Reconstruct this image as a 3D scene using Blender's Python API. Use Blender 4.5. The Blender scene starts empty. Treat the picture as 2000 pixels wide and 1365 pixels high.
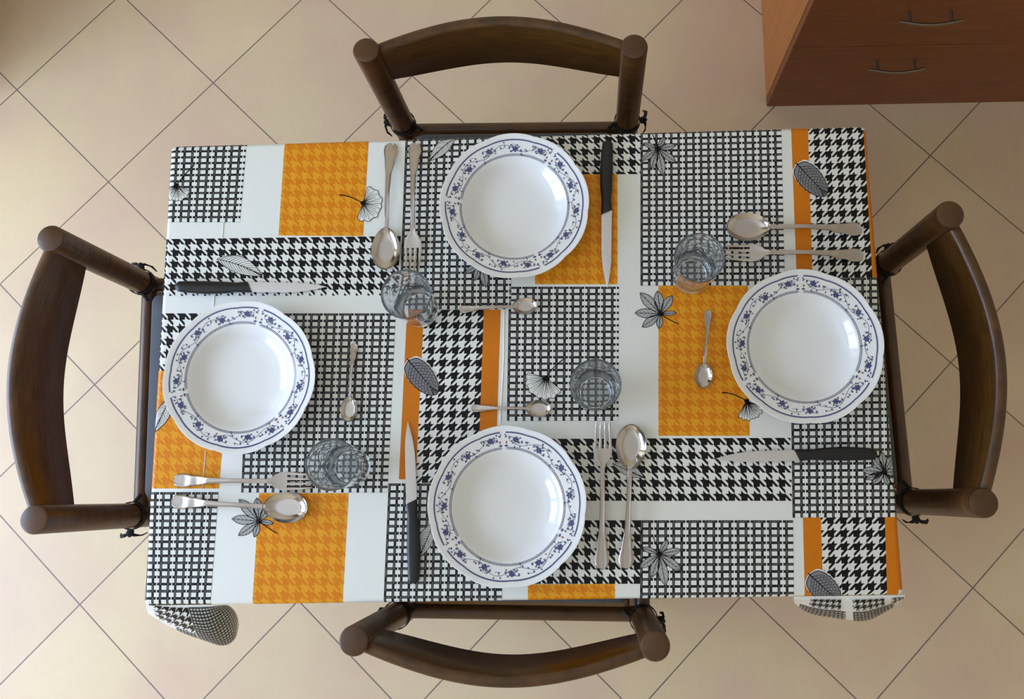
import bpy, math, random
from mathutils import Matrix, Vector
random.seed(7)
PI = math.pi
sin, cos = math.sin, math.cos
C = bpy.context.scene.collection
S = bpy.context.scene

# ------------------------------------------------------------------ camera
CAM_R = ((0.99918832, 0.02394126, 0.03239626), (-0.01722839, 0.98093795, -0.19355597), (-0.0364127, 0.19284073, 0.98055422))
CAM_P = (0.10299862, -0.19687783, 2.1748522)
F_PX, CX, CY = 1963.98, 1083.15, 583.71
cd = bpy.data.cameras.new('camera'); cam = bpy.data.objects.new('camera', cd); C.objects.link(cam)
m4 = Matrix(CAM_R).to_4x4(); m4.translation = Vector(CAM_P); cam.matrix_world = m4
cd.sensor_fit = 'HORIZONTAL'; cd.sensor_width = 36.0; cd.lens = F_PX / 2000 * 36
cd.shift_x = (1000 - CX) / 2000; cd.shift_y = (CY - 682.5) / 2000
cd.clip_start = 0.05; cd.clip_end = 60
S.camera = cam

# ------------------------------------------------------------------ light and exposure
WORLD_STRENGTH = 9.8
S.view_settings.view_transform = 'Standard'; S.view_settings.look = 'None'
S.view_settings.exposure = 0.07; S.view_settings.gamma = 1.0; S.view_settings.use_curve_mapping = False
w = bpy.data.worlds.new('sky'); S.world = w; w.use_nodes = True
wn = w.node_tree.nodes; wl = w.node_tree.links
bg = wn['Background']; bg.inputs['Color'].default_value = (0.60, 0.78, 1.08, 1); bg.inputs['Strength'].default_value = WORLD_STRENGTH
# room extents and the glazed door the daylight comes through
RX0, RX1, RY0, RY1, RZ = -2.15, 2.3, -2.3, 1.22, 2.75
DY0, DY1, DZ0, DZ1 = -1.50, 0.60, 0.40, 2.30
pl = bpy.data.lights.new('daylight_portal', 'AREA'); pl.shape = 'RECTANGLE'; pl.size = DZ1 - DZ0; pl.size_y = DY1 - DY0
pl.cycles.is_portal = True
po = bpy.data.objects.new('daylight_portal', pl); C.objects.link(po)
po.location = (RX0 - 0.02, (DY0 + DY1) / 2, (DZ0 + DZ1) / 2); po.rotation_euler = (0, -PI / 2, 0)

# ------------------------------------------------------------------ helpers
def un(x, y, z):
    """photo pixel -> point on the horizontal plane z"""
    d = Matrix(CAM_R) @ Vector(((x - CX) / F_PX, -(y - CY) / F_PX, -1.0))
    t = (z - CAM_P[2]) / d[2]
    return Vector(CAM_P) + d * t

class MB:
    def __init__(s): s.v = []; s.f = []; s.m = []
    def add(s, vs, fs, mi=0):
        b = len(s.v); s.v += [tuple(p) for p in vs]
        for f in fs: s.f.append([b + i for i in f]); s.m.append(mi)
    def poly(s, pts, mi=0): s.add(pts, [list(range(len(pts)))], mi)
    def box(s, a, b, mi=0, bev=0.0):
        x0, y0, z0 = a; x1, y1, z1 = b
        if bev <= 0:
            v = [(x0,y0,z0),(x1,y0,z0),(x1,y1,z0),(x0,y1,z0),(x0,y0,z1),(x1,y0,z1),(x1,y1,z1),(x0,y1,z1)]
            s.add(v, [(3,2,1,0),(4,5,6,7),(0,1,5,4),(1,2,6,5),(2,3,7,6),(3,0,4,7)], mi); return
        e = bev; L = []
        for z, i in ((z0, e), (z0 + e, 0), (z1 - e, 0), (z1, e)):
            X0, X1, Y0, Y1 = x0 + i, x1 - i, y0 + i, y1 - i; k = e
            L.append([(X0+k,Y0,z),(X1-k,Y0,z),(X1,Y0+k,z),(X1,Y1-k,z),(X1-k,Y1,z),(X0+k,Y1,z),(X0,Y1-k,z),(X0,Y0+k,z)])
        s.rings(L, mi)
    def rings(s, L, mi=0, cap0=True, cap1=True, closed=True):
        n = len(L[0]); b = len(s.v); fs = []
        for r in L: s.v += [tuple(p) for p in r]
        for i in range(len(L) - 1):
            for j in range(n if closed else n - 1):
                a = i*n+j; c = i*n+(j+1) % n; s.f.append([b+a, b+c, b+c+n, b+a+n]); s.m.append(mi)
        if cap0: s.f.append([b + j for j in range(n)][::-1]); s.m.append(mi)
        if cap1: s.f.append([b + (len(L)-1)*n + j for j in range(n)]); s.m.append(mi)
    def lathe(s, prof, cx=0, cy=0, n=48, mi=0, cap0=True, cap1=True, rf=None):
        L = []
        for r, z in prof:
            L.append([(cx + (r if rf is None else rf(r, z, 2*PI*j/n)) * cos(2*PI*j/n), cy + (r if rf is None else rf(r, z, 2*PI*j/n)) * sin(2*PI*j/n), z) for j in range(n)])
        s.rings(L, mi, cap0, cap1)
    def tube(s, pts, r, n=12, mi=0, sx=1.0, sz=1.0):
        pts = [Vector(p) for p in pts]; L = []
        up = Vector((0, 0, 1))
        for i, p in enumerate(pts):
            t = (pts[min(i+1, len(pts)-1)] - pts[max(i-1, 0)]).normalized()
            a = t.cross(up)
            if a.length < 1e-3: a = t.cross(Vector((0, 1, 0)))
            a.normalize(); b_ = a.cross(t).normalized()
            rr = r[i] if isinstance(r, (list, tuple)) else r
            L.append([p + a*cos(2*PI*j/n)*rr*sx + b_*sin(2*PI*j/n)*rr*sz for j in range(n)])
        s.rings(L, mi)
    def build(s, name, mats, parent=None, smooth=False, angle=40):
        me = bpy.data.meshes.new(name); me.from_pydata(s.v, [], s.f)
        for m in (mats if isinstance(mats, (list, tuple)) else [mats]): me.materials.append(m)
        me.polygons.foreach_set('material_index', s.m)
        if smooth:
            me.polygons.foreach_set('use_smooth', [True] * len(s.f))
            try: me.set_sharp_from_angle(angle=math.radians(angle))
            except Exception: pass
        me.update()
        o = bpy.data.objects.new(name, me); C.objects.link(o)
        if parent: o.parent = parent
        return o

def tag(o, label=None, cat=None, group=None, kind=None):
    if label: o['label'] = label
    if cat: o['category'] = cat
    if group: o['group'] = group
    if kind: o['kind'] = kind
    return o
def thing(name, label, cat, loc=(0, 0, 0), rz=0, group=None):
    o = bpy.data.objects.new(name, None); C.objects.link(o); o.empty_display_size = 0.05
    o.location = loc; o.rotation_euler = (0, 0, rz)
    return tag(o, label, cat, group)
def dup(root, loc, rot, label):
    r = root.copy(); C.objects.link(r); r.location = loc; r.rotation_euler = rot; r['label'] = label
    for ch in list(root.children):
        c = ch.copy(); C.objects.link(c); c.parent = r
        for g in list(ch.children):
            d = g.copy(); C.objects.link(d); d.parent = c
    return r

# ------------------------------------------------------------------ materials
def lin(c): return tuple((x/255/12.92 if x <= 10 else ((x/255+0.055)/1.055)**2.4) for x in c) + (1,)
class NT:
    def __init__(s, name):
        s.mat = bpy.data.materials.new(name); s.mat.use_nodes = True
        s.t = s.mat.node_tree; s.n = s.t.nodes; s.b = s.n['Principled BSDF']
    def node(s, k, **kw):
        x = s.n.new(k)
        for a, v in kw.items(): setattr(x, a, v)
        return x
    def link(s, a, b): s.t.links.new(a, b)
    def math(s, op, a, b=None, c=None):
        x = s.node('ShaderNodeMath', operation=op)
        for i, v in enumerate((a, b, c)):
            if v is None: continue
            if isinstance(v, (int, float)): x.inputs[i].default_value = v
            else: s.link(v, x.inputs[i])
        return x.outputs[0]
    def mix(s, f, a, b):
        x = s.node('ShaderNodeMix', data_type='RGBA')
        for i, v in ((0, f), (6, a), (7, b)):
            if isinstance(v, (int, float, tuple)): x.inputs[i].default_value = v
            else: s.link(v, x.inputs[i])
        return x.outputs[2]
    def noise(s, scale, detail=3, vec=None, stretch=None, rough=0.5):
        x = s.node('ShaderNodeTexNoise'); x.inputs['Scale'].default_value = scale; x.inputs['Detail'].default_value = detail
        x.inputs['Roughness'].default_value = rough
        if vec is None:
            tc = s.node('ShaderNodeTexCoord'); vec = tc.outputs['Object']
        if stretch:
            mp = s.node('ShaderNodeMapping'); mp.inputs['Scale'].default_value = stretch; s.link(vec, mp.inputs[0]); vec = mp.outputs[0]
        s.link(vec, x.inputs['Vector']); return x.outputs['Fac']
    def ramp(s, f, stops):
        x = s.node('ShaderNodeValToRGB'); e = x.color_ramp.elements
        while len(e) > 1: e.remove(e[-1])
        e[0].position = stops[0][0]; e[0].color = stops[0][1]
        for p, c in stops[1:]:
            q = e.new(p); q.color = c
        s.link(f, x.inputs[0]); return x.outputs[0]
    def set(s, **kw):
        for k, v in kw.items():
            i = s.b.inputs[k.replace('_', ' ')]
            if hasattr(v, 'links') or hasattr(v, 'is_linked'): s.link(v, i)
            else: i.default_value = v
    def bump(s, h, strength=0.2, dist=0.001):
        x = s.node('ShaderNodeBump'); x.inputs['Strength'].default_value = strength; x.inputs['Distance'].default_value = dist
        s.link(h, x.inputs['Height']); s.link(x.outputs[0], s.b.inputs['Normal'])

def simple(name, col, rough=0.5, metal=0.0, coat=0.0, var=0.04, nscale=40, spec=0.5):
    t = NT(name); c = lin(col)
    c2 = tuple(min(1, x * (1 - var)) for x in c[:3]) + (1,)
    t.set(Base_Color=t.mix(t.noise(nscale), c, c2), Roughness=rough, Metallic=metal)
    t.b.inputs['Coat Weight'].default_value = coat; t.b.inputs['Coat Roughness'].default_value = 0.1
    t.b.inputs['Specular IOR Level'].default_value = spec
    return t.mat

def wood(name, dark, light, rough=0.3, stretch=(3, 3, 30), scale=6, coat=0.2):
    t = NT(name)
    f = t.noise(scale, 6, stretch=stretch, rough=0.6)
    t.set(Base_Color=t.ramp(f, [(0.3, lin(dark)), (0.7, lin(light))]), Roughness=rough)
    t.b.inputs['Coat Weight'].default_value = coat; t.b.inputs['Coat Roughness'].default_value = 0.2
    t.bump(f, 0.08, 0.0005)
    return t.mat

# floor: square cream tiles laid diagonally
def floor_mat():
    t = NT('floor_tiles'); tc = t.node('ShaderNodeTexCoord')
    side = 0.4667 / math.sqrt(2); ang = -(0.004105 + PI / 4)
    sp = t.node('ShaderNodeSeparateXYZ'); t.link(tc.outputs['Object'], sp.inputs[0])
    gx, gy = -1.223161, 0.763652
    x = t.math('SUBTRACT', sp.outputs[0], gx); y = t.math('SUBTRACT', sp.outputs[1], gy)
    c_, s_ = cos(ang), sin(ang)
    u = t.math('DIVIDE', t.math('SUBTRACT', t.math('MULTIPLY', x, c_), t.math('MULTIPLY', y, s_)), side)
    v = t.math('DIVIDE', t.math('ADD', t.math('MULTIPLY', x, s_), t.math('MULTIPLY', y, c_)), side)
    du = t.math('ABSOLUTE', t.math('SUBTRACT', t.math('FRACT', t.math('ADD', u, 0.5)), 0.5))
    dv = t.math('ABSOLUTE', t.math('SUBTRACT', t.math('FRACT', t.math('ADD', v, 0.5)), 0.5))
    d = t.math('MINIMUM', du, dv)
    cb = t.node('ShaderNodeCombineXYZ'); t.link(t.math('FLOOR', u), cb.inputs[0]); t.link(t.math('FLOOR', v), cb.inputs[1])
    wnz = t.node('ShaderNodeTexWhiteNoise'); wnz.noise_dimensions = '3D'; t.link(cb.outputs[0], wnz.inputs['Vector'])
    n1 = t.noise(3.2, 4); n2 = t.noise(90, 3)
    base = t.mix(t.math('MULTIPLY', n2, 0.4), lin((230, 206, 168)), lin((216, 188, 146)))
    base = t.mix(t.ramp(n1, [(0.40, (0, 0, 0, 1)), (0.68, (1, 1, 1, 1))]), base, lin((220, 186, 162)))
    base = t.mix(t.math('MULTIPLY', wnz.outputs['Value'], 0.22), base, lin((198, 178, 148)))
    g = t.math('SMOOTH_MIN', 1.0, t.math('DIVIDE', d, 0.0055), 0.05)
    gm = t.ramp(g, [(0.55, (0, 0, 0, 1)), (0.95, (1, 1, 1, 1))])
    t.set(Base_Color=t.mix(gm, lin((128, 110, 102)), base), Roughness=t.math('ADD', 0.34, t.math('MULTIPLY', n2, 0.12)))
    t.bump(gm, 0.4, 0.001)
    return t.mat
M = {}
M['floor'] = floor_mat()
M['wall'] = simple('wall_paint', (242, 224, 190), 0.85, nscale=6)
M['ceiling'] = simple('ceiling_paint', (246, 240, 228), 0.9, nscale=6)
M['frame_white'] = simple('white_lacquer', (235, 236, 234), 0.35)
M['cloth'] = simple('vinyl_white', (236, 236, 230), 0.33, nscale=300, var=0.02)
M['black'] = simple('print_black', (13, 9, 12), 0.42, var=0.2, spec=0.25)
M['bar'] = simple('print_charcoal', (24, 23, 25), 0.42, var=0.2, nscale=200, spec=0.3)
M['grey'] = simple('print_grey', (104, 102, 104), 0.42, var=0.2, nscale=400)
M['leafgrey'] = simple('print_leaf_grey', (190, 190, 188), 0.42, var=0.2, nscale=500)
M['leafdark'] = simple('print_leaf_dark', (140, 139, 142), 0.42, var=0.3, nscale=500)
M['orange_lt'] = simple('print_orange_light', (240, 164, 30), 0.4, var=0.08, nscale=80, spec=0.3)
M['orange_dk'] = simple('print_orange_dark', (228, 132, 2), 0.4, var=0.08, nscale=80, spec=0.3)
M['orange'] = simple('print_orange_solid', (218, 122, 0), 0.4, var=0.12, nscale=80, spec=0.3)
CL = [M['cloth'], M['black'], M['bar'], M['grey'], M['leafgrey'], M['leafdark'], M['orange_lt'], M['orange_dk'], M['orange']]
WHT, BLK, BAR, GRY, LGR, LDK, OLT, ODK, ORG = range(9)
M['wood'] = wood('chair_wood', (50, 28, 7), (94, 57, 17), 0.38, coat=0.15)
M['wood_rail'] = wood('chair_rail_wood', (52, 30, 4), (98, 60, 12), 0.36, stretch=(5, 5, 40), coat=0.12)
M['table_wood'] = wood('table_wood', (90, 56, 28), (130, 84, 44), 0.4, stretch=(3, 30, 30))
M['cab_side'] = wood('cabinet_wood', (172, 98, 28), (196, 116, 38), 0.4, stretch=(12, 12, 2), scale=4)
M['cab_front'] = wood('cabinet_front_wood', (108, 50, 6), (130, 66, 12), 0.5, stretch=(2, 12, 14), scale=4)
M['cushion'] = simple('cushion_fabric', (84, 86, 92), 0.9, nscale=500, var=0.3)
M['tie'] = simple('tie_fabric', (26, 24, 26), 0.9)
M['seat'] = simple('rush_seat', (150, 112, 66), 0.8, nscale=60, var=0.3)
M['plastic'] = simple('black_plastic', (14, 16, 19), 0.32, var=0.1)
M['porcelain'] = simple('porcelain', (240, 240, 240), 0.12, coat=0.6, var=0.01)
M['blue'] = simple('decor_blue', (66, 70, 128), 0.2, coat=0.5, var=0.3, nscale=300)
M['slate'] = simple('decor_slate', (88, 98, 136), 0.2, coat=0.5, var=0.3, nscale=300)
M['vine'] = simple('decor_vine', (118, 122, 148), 0.2, coat=0.5, var=0.2, nscale=300)
M['rust'] = simple('decor_rust', (170, 112, 92), 0.2, coat=0.5, var=0.2, nscale=300)
def metal(name, col, rough):
    t = NT(name); f = t.noise(60, 4)
    t.set(Base_Color=lin(col), Metallic=1.0, Roughness=t.math('ADD', rough, t.math('MULTIPLY', f, 0.10)))
    return t.mat
M['steel'] = metal('polished_steel', (196, 191, 188), 0.05)
M['steel_worn'] = metal('worn_steel', (186, 178, 174), 0.20)
M['blade'] = metal('satin_blade_steel', (216, 214, 216), 0.30)
M['nickel'] = metal('brushed_nickel', (126, 116, 104), 0.35)
def glass_mat():
    t = NT('tumbler_glass'); t.set(Base_Color=(0.94, 0.97, 0.985, 1), Roughness=0.015, IOR=1.45)
    t.b.inputs['Transmission Weight'].default_value = 0.95
    return t.mat
M['glass'] = glass_mat()
def pane_mat():
    t = NT('window_pane'); tr = t.node('ShaderNodeBsdfTransparent'); gl = t.node('ShaderNodeBsdfGlossy'); gl.inputs['Roughness'].default_value = 0.02
    mx = t.node('ShaderNodeMixShader'); mx.inputs[0].default_value = 0.06
    t.link(tr.outputs[0], mx.inputs[1]); t.link(gl.outputs[0], mx.inputs[2])
    t.link(mx.outputs[0], t.n['Material Output'].inputs['Surface']); return t.mat
M['pane'] = pane_mat()

# ------------------------------------------------------------------ room
T = 0.12
def struct(name, mb, m, parent=None):
    o = mb.build(name, m, parent)
    if not parent: o['kind'] = 'structure'
    return o
b = MB(); b.box((RX0 - T, RY0 - T, -0.1), (RX1 + T, RY1 + T, 0)); struct('floor', b, M['floor'])
b = MB(); b.box((RX0 - T, RY0 - T, RZ), (RX1 + T, RY1 + T, RZ + 0.1)); struct('ceiling', b, M['ceiling'])
b = MB(); b.box((RX1, RY0 - T, 0), (RX1 + T, RY1 + T, RZ)); struct('wall_right', b, M['wall'])
b = MB(); b.box((RX0, RY1, 0), (RX1, RY1 + T, RZ)); struct('wall_back', b, M['wall'])
b = MB(); b.box((RX0, RY0 - T, 0), (RX1, RY0, RZ)); struct('wall_front', b, M['wall'])
b = MB()
b.box((RX0 - T, RY0 - T, 0), (RX0, DY0, RZ)); b.box((RX0 - T, DY1, 0), (RX0, RY1 + T, RZ))
b.box((RX0, 0.72, 0), (-1.36, 0.82, RZ))   # unseen wall stub, added to shade the back-left floor corner
b.box((RX0 - T, DY0, DZ1), (RX0, DY1, RZ)); b.box((RX0 - T, DY0, 0), (RX0, DY1, DZ0))
struct('wall_left', b, M['wall'])
fr = MB(); X0, X1 = RX0 - 0.09, RX0 - 0.03
ym = (DY0 + DY1) / 2
for y0, y1 in ((DY0, DY0 + 0.07), (ym - 0.06, ym + 0.06), (DY1 - 0.07, DY1)): fr.box((X0, y0, DZ0), (X1, y1, DZ1))
for z0, z1 in ((DZ0, DZ0 + 0.1), (DZ1 - 0.07, DZ1), (0.78, 0.82), (1.50, 1.54)): fr.box((X0 + 0.002, DY0 + 0.01, z0), (X1 - 0.002, DY1 - 0.01, z1))
wf = struct('window_1', fr, M['frame_white'])
pn = MB(); pn.box((X0 + 0.028, DY0 + 0.05, DZ0 + 0.05), (X0 + 0.032, DY1 - 0.05, DZ1 - 0.05)); struct('pane', pn, M['pane'], wf)
for nm, a, c in (('baseboard_back', (RX0, RY1 - 0.012, 0), (RX1, RY1, 0.07)), ('baseboard_front', (RX0, RY0, 0), (RX1, RY0 + 0.012, 0.07)),
                 ('baseboard_right', (RX1 - 0.012, RY0 + 0.012, 0), (RX1, RY1 - 0.012, 0.07)), ('baseboard_left', (RX0, 0.82, 0), (RX0 + 0.012, RY1 - 0.012, 0.07))):
    b = MB(); b.box(a, c); struct(nm, b, M['floor'])

# ------------------------------------------------------------------ table
HX, HY, ZT = 0.5208, 0.3343, 0.75
tb = thing('dining_table', 'rectangular wooden dining table hidden under the patterned cloth', 'table', (0, 0, 0))
b = MB(); b.box((-HX + 0.004, -HY + 0.004, 0.722), (HX - 0.004, HY - 0.004, 0.7482), bev=0.003); b.build('tabletop', M['table_wood'], tb)
b = MB(); b.box((-HX + 0.05, -HY + 0.05, 0.66), (HX - 0.05, HY - 0.05, 0.722)); b.build('apron', M['table_wood'], tb)
for sx in (-1, 1):
    for sy in (-1, 1):
        b = MB(); x, y = sx * (HX - 0.045), sy * (HY - 0.045)
        b.rings([[(x - r, y - r, z), (x + r, y - r, z), (x + r, y + r, z), (x - r, y + r, z)] for r, z in ((0.018, 0), (0.026, 0.722))])
        b.build('leg', M['table_wood'], tb)

# ------------------------------------------------------------------ tablecloth
RB = 0.007   # rounding over the table edge
DROP = 0.20
def fold1(a, h):
    """distance along cloth from centre -> (horizontal, drop, normal angle)"""
    s = -1 if a < 0 else 1; a = abs(a); f = h - RB
    if a <= f: return s * a, 0.0, 0.0
    t = (a - f) / RB
    if t <= PI / 2: return s * (f + RB * sin(t)), RB * (1 - cos(t)), s * t
    return s * h, RB + (a - f - RB * PI / 2), s * PI / 2
FX, FY = HX - RB, HY - RB
def surf(X, Y, e=0.0):
    x, dx, ax = fold1(X, HX); y, dy, ay = fold1(Y, HY)
    nx, ny = sin(ax), sin(ay); nz = cos(ax) * cos(ay)
    return (x + nx * e, y + ny * e, ZT - dx - dy + nz * e)
cl = MB()
# base surface
def axis(F, H):
    a = [F + RB * PI / 2 * k / 6 for k in range(7)] + [F + RB * PI / 2 + DROP * k / 5 for k in range(1, 6)]
    return [-q for q in a[::-1]] + a
ax_, ay_ = axis(FX, HX), axis(FY, HY)
def grid(mb, fn, us, vs, mi=0):
    n = len(us); b0 = len(mb.v)
    for v in vs:
        for u in us: mb.v.append(tuple(fn(u, v)))
    for j in range(len(vs) - 1):
        for i in range(n - 1):
            k = b0 + j * n + i; mb.f.append([k, k + 1, k + n + 1, k + n]); mb.m.append(mi)
ix = [a for a in ax_ if abs(a) <= FX + RB * PI / 2 + 1e-9]; iy = [a for a in ay_ if abs(a) <= FY + RB * PI / 2 + 1e-9]
def surfc(X, Y):
    # rounded corner: clamp the two folds together
    tx = max(0, (abs(X) - FX) / RB); ty = max(0, (abs(Y) - FY) / RB)
    if tx > 0 and ty > 0:
        t = max(tx, ty); k = math.hypot(tx, ty)
        sx = math.copysign(1, X); sy = math.copysign(1, Y)
        ux, uy = tx / k, ty / k
        return (sx * (FX + RB * sin(t) * ux), sy * (FY + RB * sin(t) * uy), ZT - RB * (1 - cos(t)))
    return surf(X, Y)
grid(cl, surfc, ix, iy)
# skirt, hanging, gently waving
per = []
NP_ = 40
cr = RB
def skirt_pt(x, y, nx, ny, t, s):
    o = 0.003 * sin(s * 9.0) * t + 0.002 * sin(s * 23.0) * t * t
    return (x + nx * o - nx * 0.006 * t, y + ny * o - ny * 0.006 * t, ZT - RB - DROP * t)
s_ = 0; loop = []
def seg(x0, y0, x1, y1, nx, ny, n):
    global s_
    L = math.hypot(x1 - x0, y1 - y0)
    for k in range(n): loop.append((x0 + (x1 - x0) * k / n, y0 + (y1 - y0) * k / n, nx, ny, s_ + L * k / n))
    s_ += L
def arc(cx, cy, a0, a1, n):
    global s_
    for k in range(n):
        a = a0 + (a1 - a0) * k / n; loop.append((cx + cr * cos(a), cy + cr * sin(a), cos(a), sin(a), s_ + cr * (a - a0)))
    s_ += cr * (a1 - a0)
seg(-FX, -HY, FX, -HY, 0, -1, 60); arc(FX, -FY, -PI/2, 0, 5); seg(HX, -FY, HX, FY, 1, 0, 40); arc(FX, FY, 0, PI/2, 5)
seg(FX, HY, -FX, HY, 0, 1, 60); arc(-FX, FY, PI/2, PI, 5); seg(-HX, FY, -HX, -FY, -1, 0, 40); arc(-FX, -FY, PI, 1.5*PI, 5)
cl.rings([[skirt_pt(x, y, nx, ny, t / 8, s) for x, y, nx, ny, s in loop] for t in range(9)], WHT, False, False)

# ---- printing
def clip(poly, a, b_, c):      # keep a*x+b*y<=c
    out = []
    n = len(poly)
    for i in range(n):
        p, q = poly[i], poly[(i + 1) % n]
        dp = a * p[0] + b_ * p[1] - c; dq = a * q[0] + b_ * q[1] - c
        if dp <= 0: out.append(p)
        if (dp < 0 < dq) or (dq < 0 < dp):
            t = dp / (dp - dq); out.append((p[0] + (q[0] - p[0]) * t, p[1] + (q[1] - p[1]) * t))
    return out
def clip_rect(poly, x0, y0, x1, y1):
    for a, b_, c in ((-1, 0, -x0), (1, 0, x1), (0, -1, -y0), (0, 1, y1)):
        poly = clip(poly, a, b_, c)
        if len(poly) < 3: return None
    return poly
E1 = 0.00014
SX = [FX + RB * PI / 2 * k / 5 for k in range(6)] + [FX + 0.4]
SY = [FY + RB * PI / 2 * k / 5 for k in range(6)] + [FY + 0.4]
LIM = 0.198
def emit(poly, mi, lay, tgt=None):
    """poly in cloth coordinates (metres, laid flat); wraps it over the table edges"""
    if poly is None or len(poly) < 3: return
    poly = clip_rect(poly, -FX - LIM, -FY - LIM, FX + LIM, FY + LIM)
    if not poly: return
    e = E1 * lay
    xs = [p[0] for p in poly]; ys = [p[1] for p in poly]
    if max(map(abs, xs)) <= FX and max(map(abs, ys)) <= FY:
        cl.poly([(p[0], p[1], ZT + e) for p in poly], mi); return
    def strips(poly, ax, SS, F):
        out = []
        bnd = [-q for q in SS[::-1]] + SS
        for k in range(len(bnd) - 1):
            lo, hi = bnd[k], bnd[k + 1]
            q = clip(poly, *((-1, 0, -lo) if ax == 0 else (0, -1, -lo)))
            if len(q) < 3: continue
            q = clip(q, *((1, 0, hi) if ax == 0 else (0, 1, hi)))
            if len(q) >= 3: out.append(q)
        return out
    for q in strips(poly, 0, SX, FX):
        for r in strips(q, 1, SY, FY):
            cx = sum(p[0] for p in r) / len(r); cy = sum(p[1] for p in r) / len(r)
            if abs(cx) > FX and abs(cy) > FY: continue
            pts = []
            for X, Y in r:
                p = surf(X, Y, e)
                # follow the skirt slightly outside it
                ox = max(0, abs(X) - FX - RB * PI / 2); oy = max(0, abs(Y) - FY - RB * PI / 2)
                k = 0.0045 * min(1, (ox + oy) / 0.05)
                pts.append((p[0] + (math.copysign(k, X) if ox > 0 else 0), p[1] + (math.copysign(k, Y) if oy > 0 else 0), p[2]))
            cl.poly(pts, mi)

class Patch:
    def __init__(s, tl, tr, br, bl, ext=''):
        s.c = [un(*p, ZT).to_2d() for p in (tl, tr, br, bl)]
        s.W = ((s.c[1] - s.c[0]).length + (s.c[2] - s.c[3]).length) / 2
        s.H = ((s.c[3] - s.c[0]).length + (s.c[2] - s.c[1]).length) / 2
        E = 0.24
        s.x0 = -E if 'l' in ext else 0; s.x1 = s.W + (E if 'r' in ext else 0)
        s.y0 = -E if 't' in ext else 0; s.y1 = s.H + (E if 'b' in ext else 0)
    def map(s, p):
        u, v = p[0] / s.W, p[1] / s.H
        q = s.c[0] * (1-u)*(1-v) + s.c[1] * u*(1-v) + s.c[2] * u*v + s.c[3] * (1-u)*v
        return (q[0], q[1])
    def put(s, poly, mi, lay):
        poly = clip_rect(poly, s.x0, s.y0, s.x1, s.y1)
        if poly: emit([s.map(p) for p in poly], mi, lay)
    def fill(s, mi, lay=1): s.put([(s.x0, s.y0), (s.x1, s.y0), (s.x1, s.y1), (s.x0, s.y1)], mi, lay)
def HT_UNIT():
    q = []
    h = 0.5
    q.append([(0, 0), (h, 0), (h, h), (0, h)])
    k = 1 / 8
    q.append([(h, 0), (h + 4*k, 4*k), (h + 2*k, 4*k), (h, 2*k)])          # band right of the square
    q.append([(h + 2*k, 0), (h + 4*k, 0), (h + 4*k, 2*k)])                  # spike pointing left
    q.append([(0, h), (2*k, h), (4*k, h + 2*k), (4*k, h + 4*k)])            # tail below
    q.append([(0, h + 2*k), (2*k, h + 4*k), (0, h + 4*k)])                  # spike pointing up
    return q
HTU = HT_UNIT()
CW, CH = 0.0174, 0.0182
def hound(P, mi, mirror=False, lay=1, px=0.0, py=0.0, cw=CW, ch=CH):
    nx = max(1, round(P.W / cw * 2) / 2); ny = max(1, round(P.H / ch * 2) / 2)
    cw = P.W / nx; ch = P.H / ny
    for j in range(math.floor(P.y0 / ch) - 1, math.ceil(P.y1 / ch) + 1):
        for i in range(math.floor(P.x0 / cw) - 1, math.ceil(P.x1 / cw) + 1):
            for q in HTU:
                pts = [((i + px + (1 - a if mirror else a)) * cw, (j + py + b_) * ch) for a, b_ in q]
                P.put(pts, mi, lay)
BWp, BHp = 0.0112, 0.0094
def basket(P):
    nx = round(P.W / BWp); ny = round(P.H / BHp)
    cw = P.W / nx; ch = P.H / ny
    P.fill(BAR, 1)
    i0 = math.floor(P.x0 / cw) - 1; i1 = math.ceil(P.x1 / cw) + 1
    j0 = math.floor(P.y0 / ch) - 1; j1 = math.ceil(P.y1 / ch) + 1
    for j in range(j0, j1):
        for i in range(i0, i1):
            x = i * cw; y = j * ch
            a = 0.30 if i % 2 else 0.34; b_ = 0.98 if i % 2 else 0.99
            P.put([(x + 0.32*cw, y + 0.36*ch), (x + 0.985*cw, y + 0.36*ch), (x + 0.985*cw, y + 0.98*ch), (x + 0.32*cw, y + 0.98*ch)], WHT, 2)
            if (i + j) % 2 == 0:   # upright strand on top
                P.put([(x + 0.09*cw, y + 0.02*ch), (x + 0.22*cw, y + 0.02*ch), (x + 0.22*cw, y + 1.3*ch), (x + 0.09*cw, y + 1.3*ch)], GRY, 2)
            if j % 2 == (0 if (i // 2) % 2 == 0 else 0) and i % 2 == 0:
                P.put([(x + 0.36*cw, y + 0.12*ch), (x + 1.0*cw, y + 0.12*ch), (x + 1.0*cw, y + 0.25*ch), (x + 0.36*cw, y + 0.25*ch)], GRY, 2)
            if i % 2 == 1:          # the narrow white thread through every second column
                P.put([(x + 0.60*cw, y), (x + 0.72*cw, y), (x + 0.72*cw, y + 0.4*ch), (x + 0.60*cw, y + 0.4*ch)], WHT, 3)
def orange(P):
    P.fill(OLT, 1); hound(P, ODK, False, 2, px=0.25, py=0.2)
def solid(P): P.fill(ORG, 1)

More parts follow.
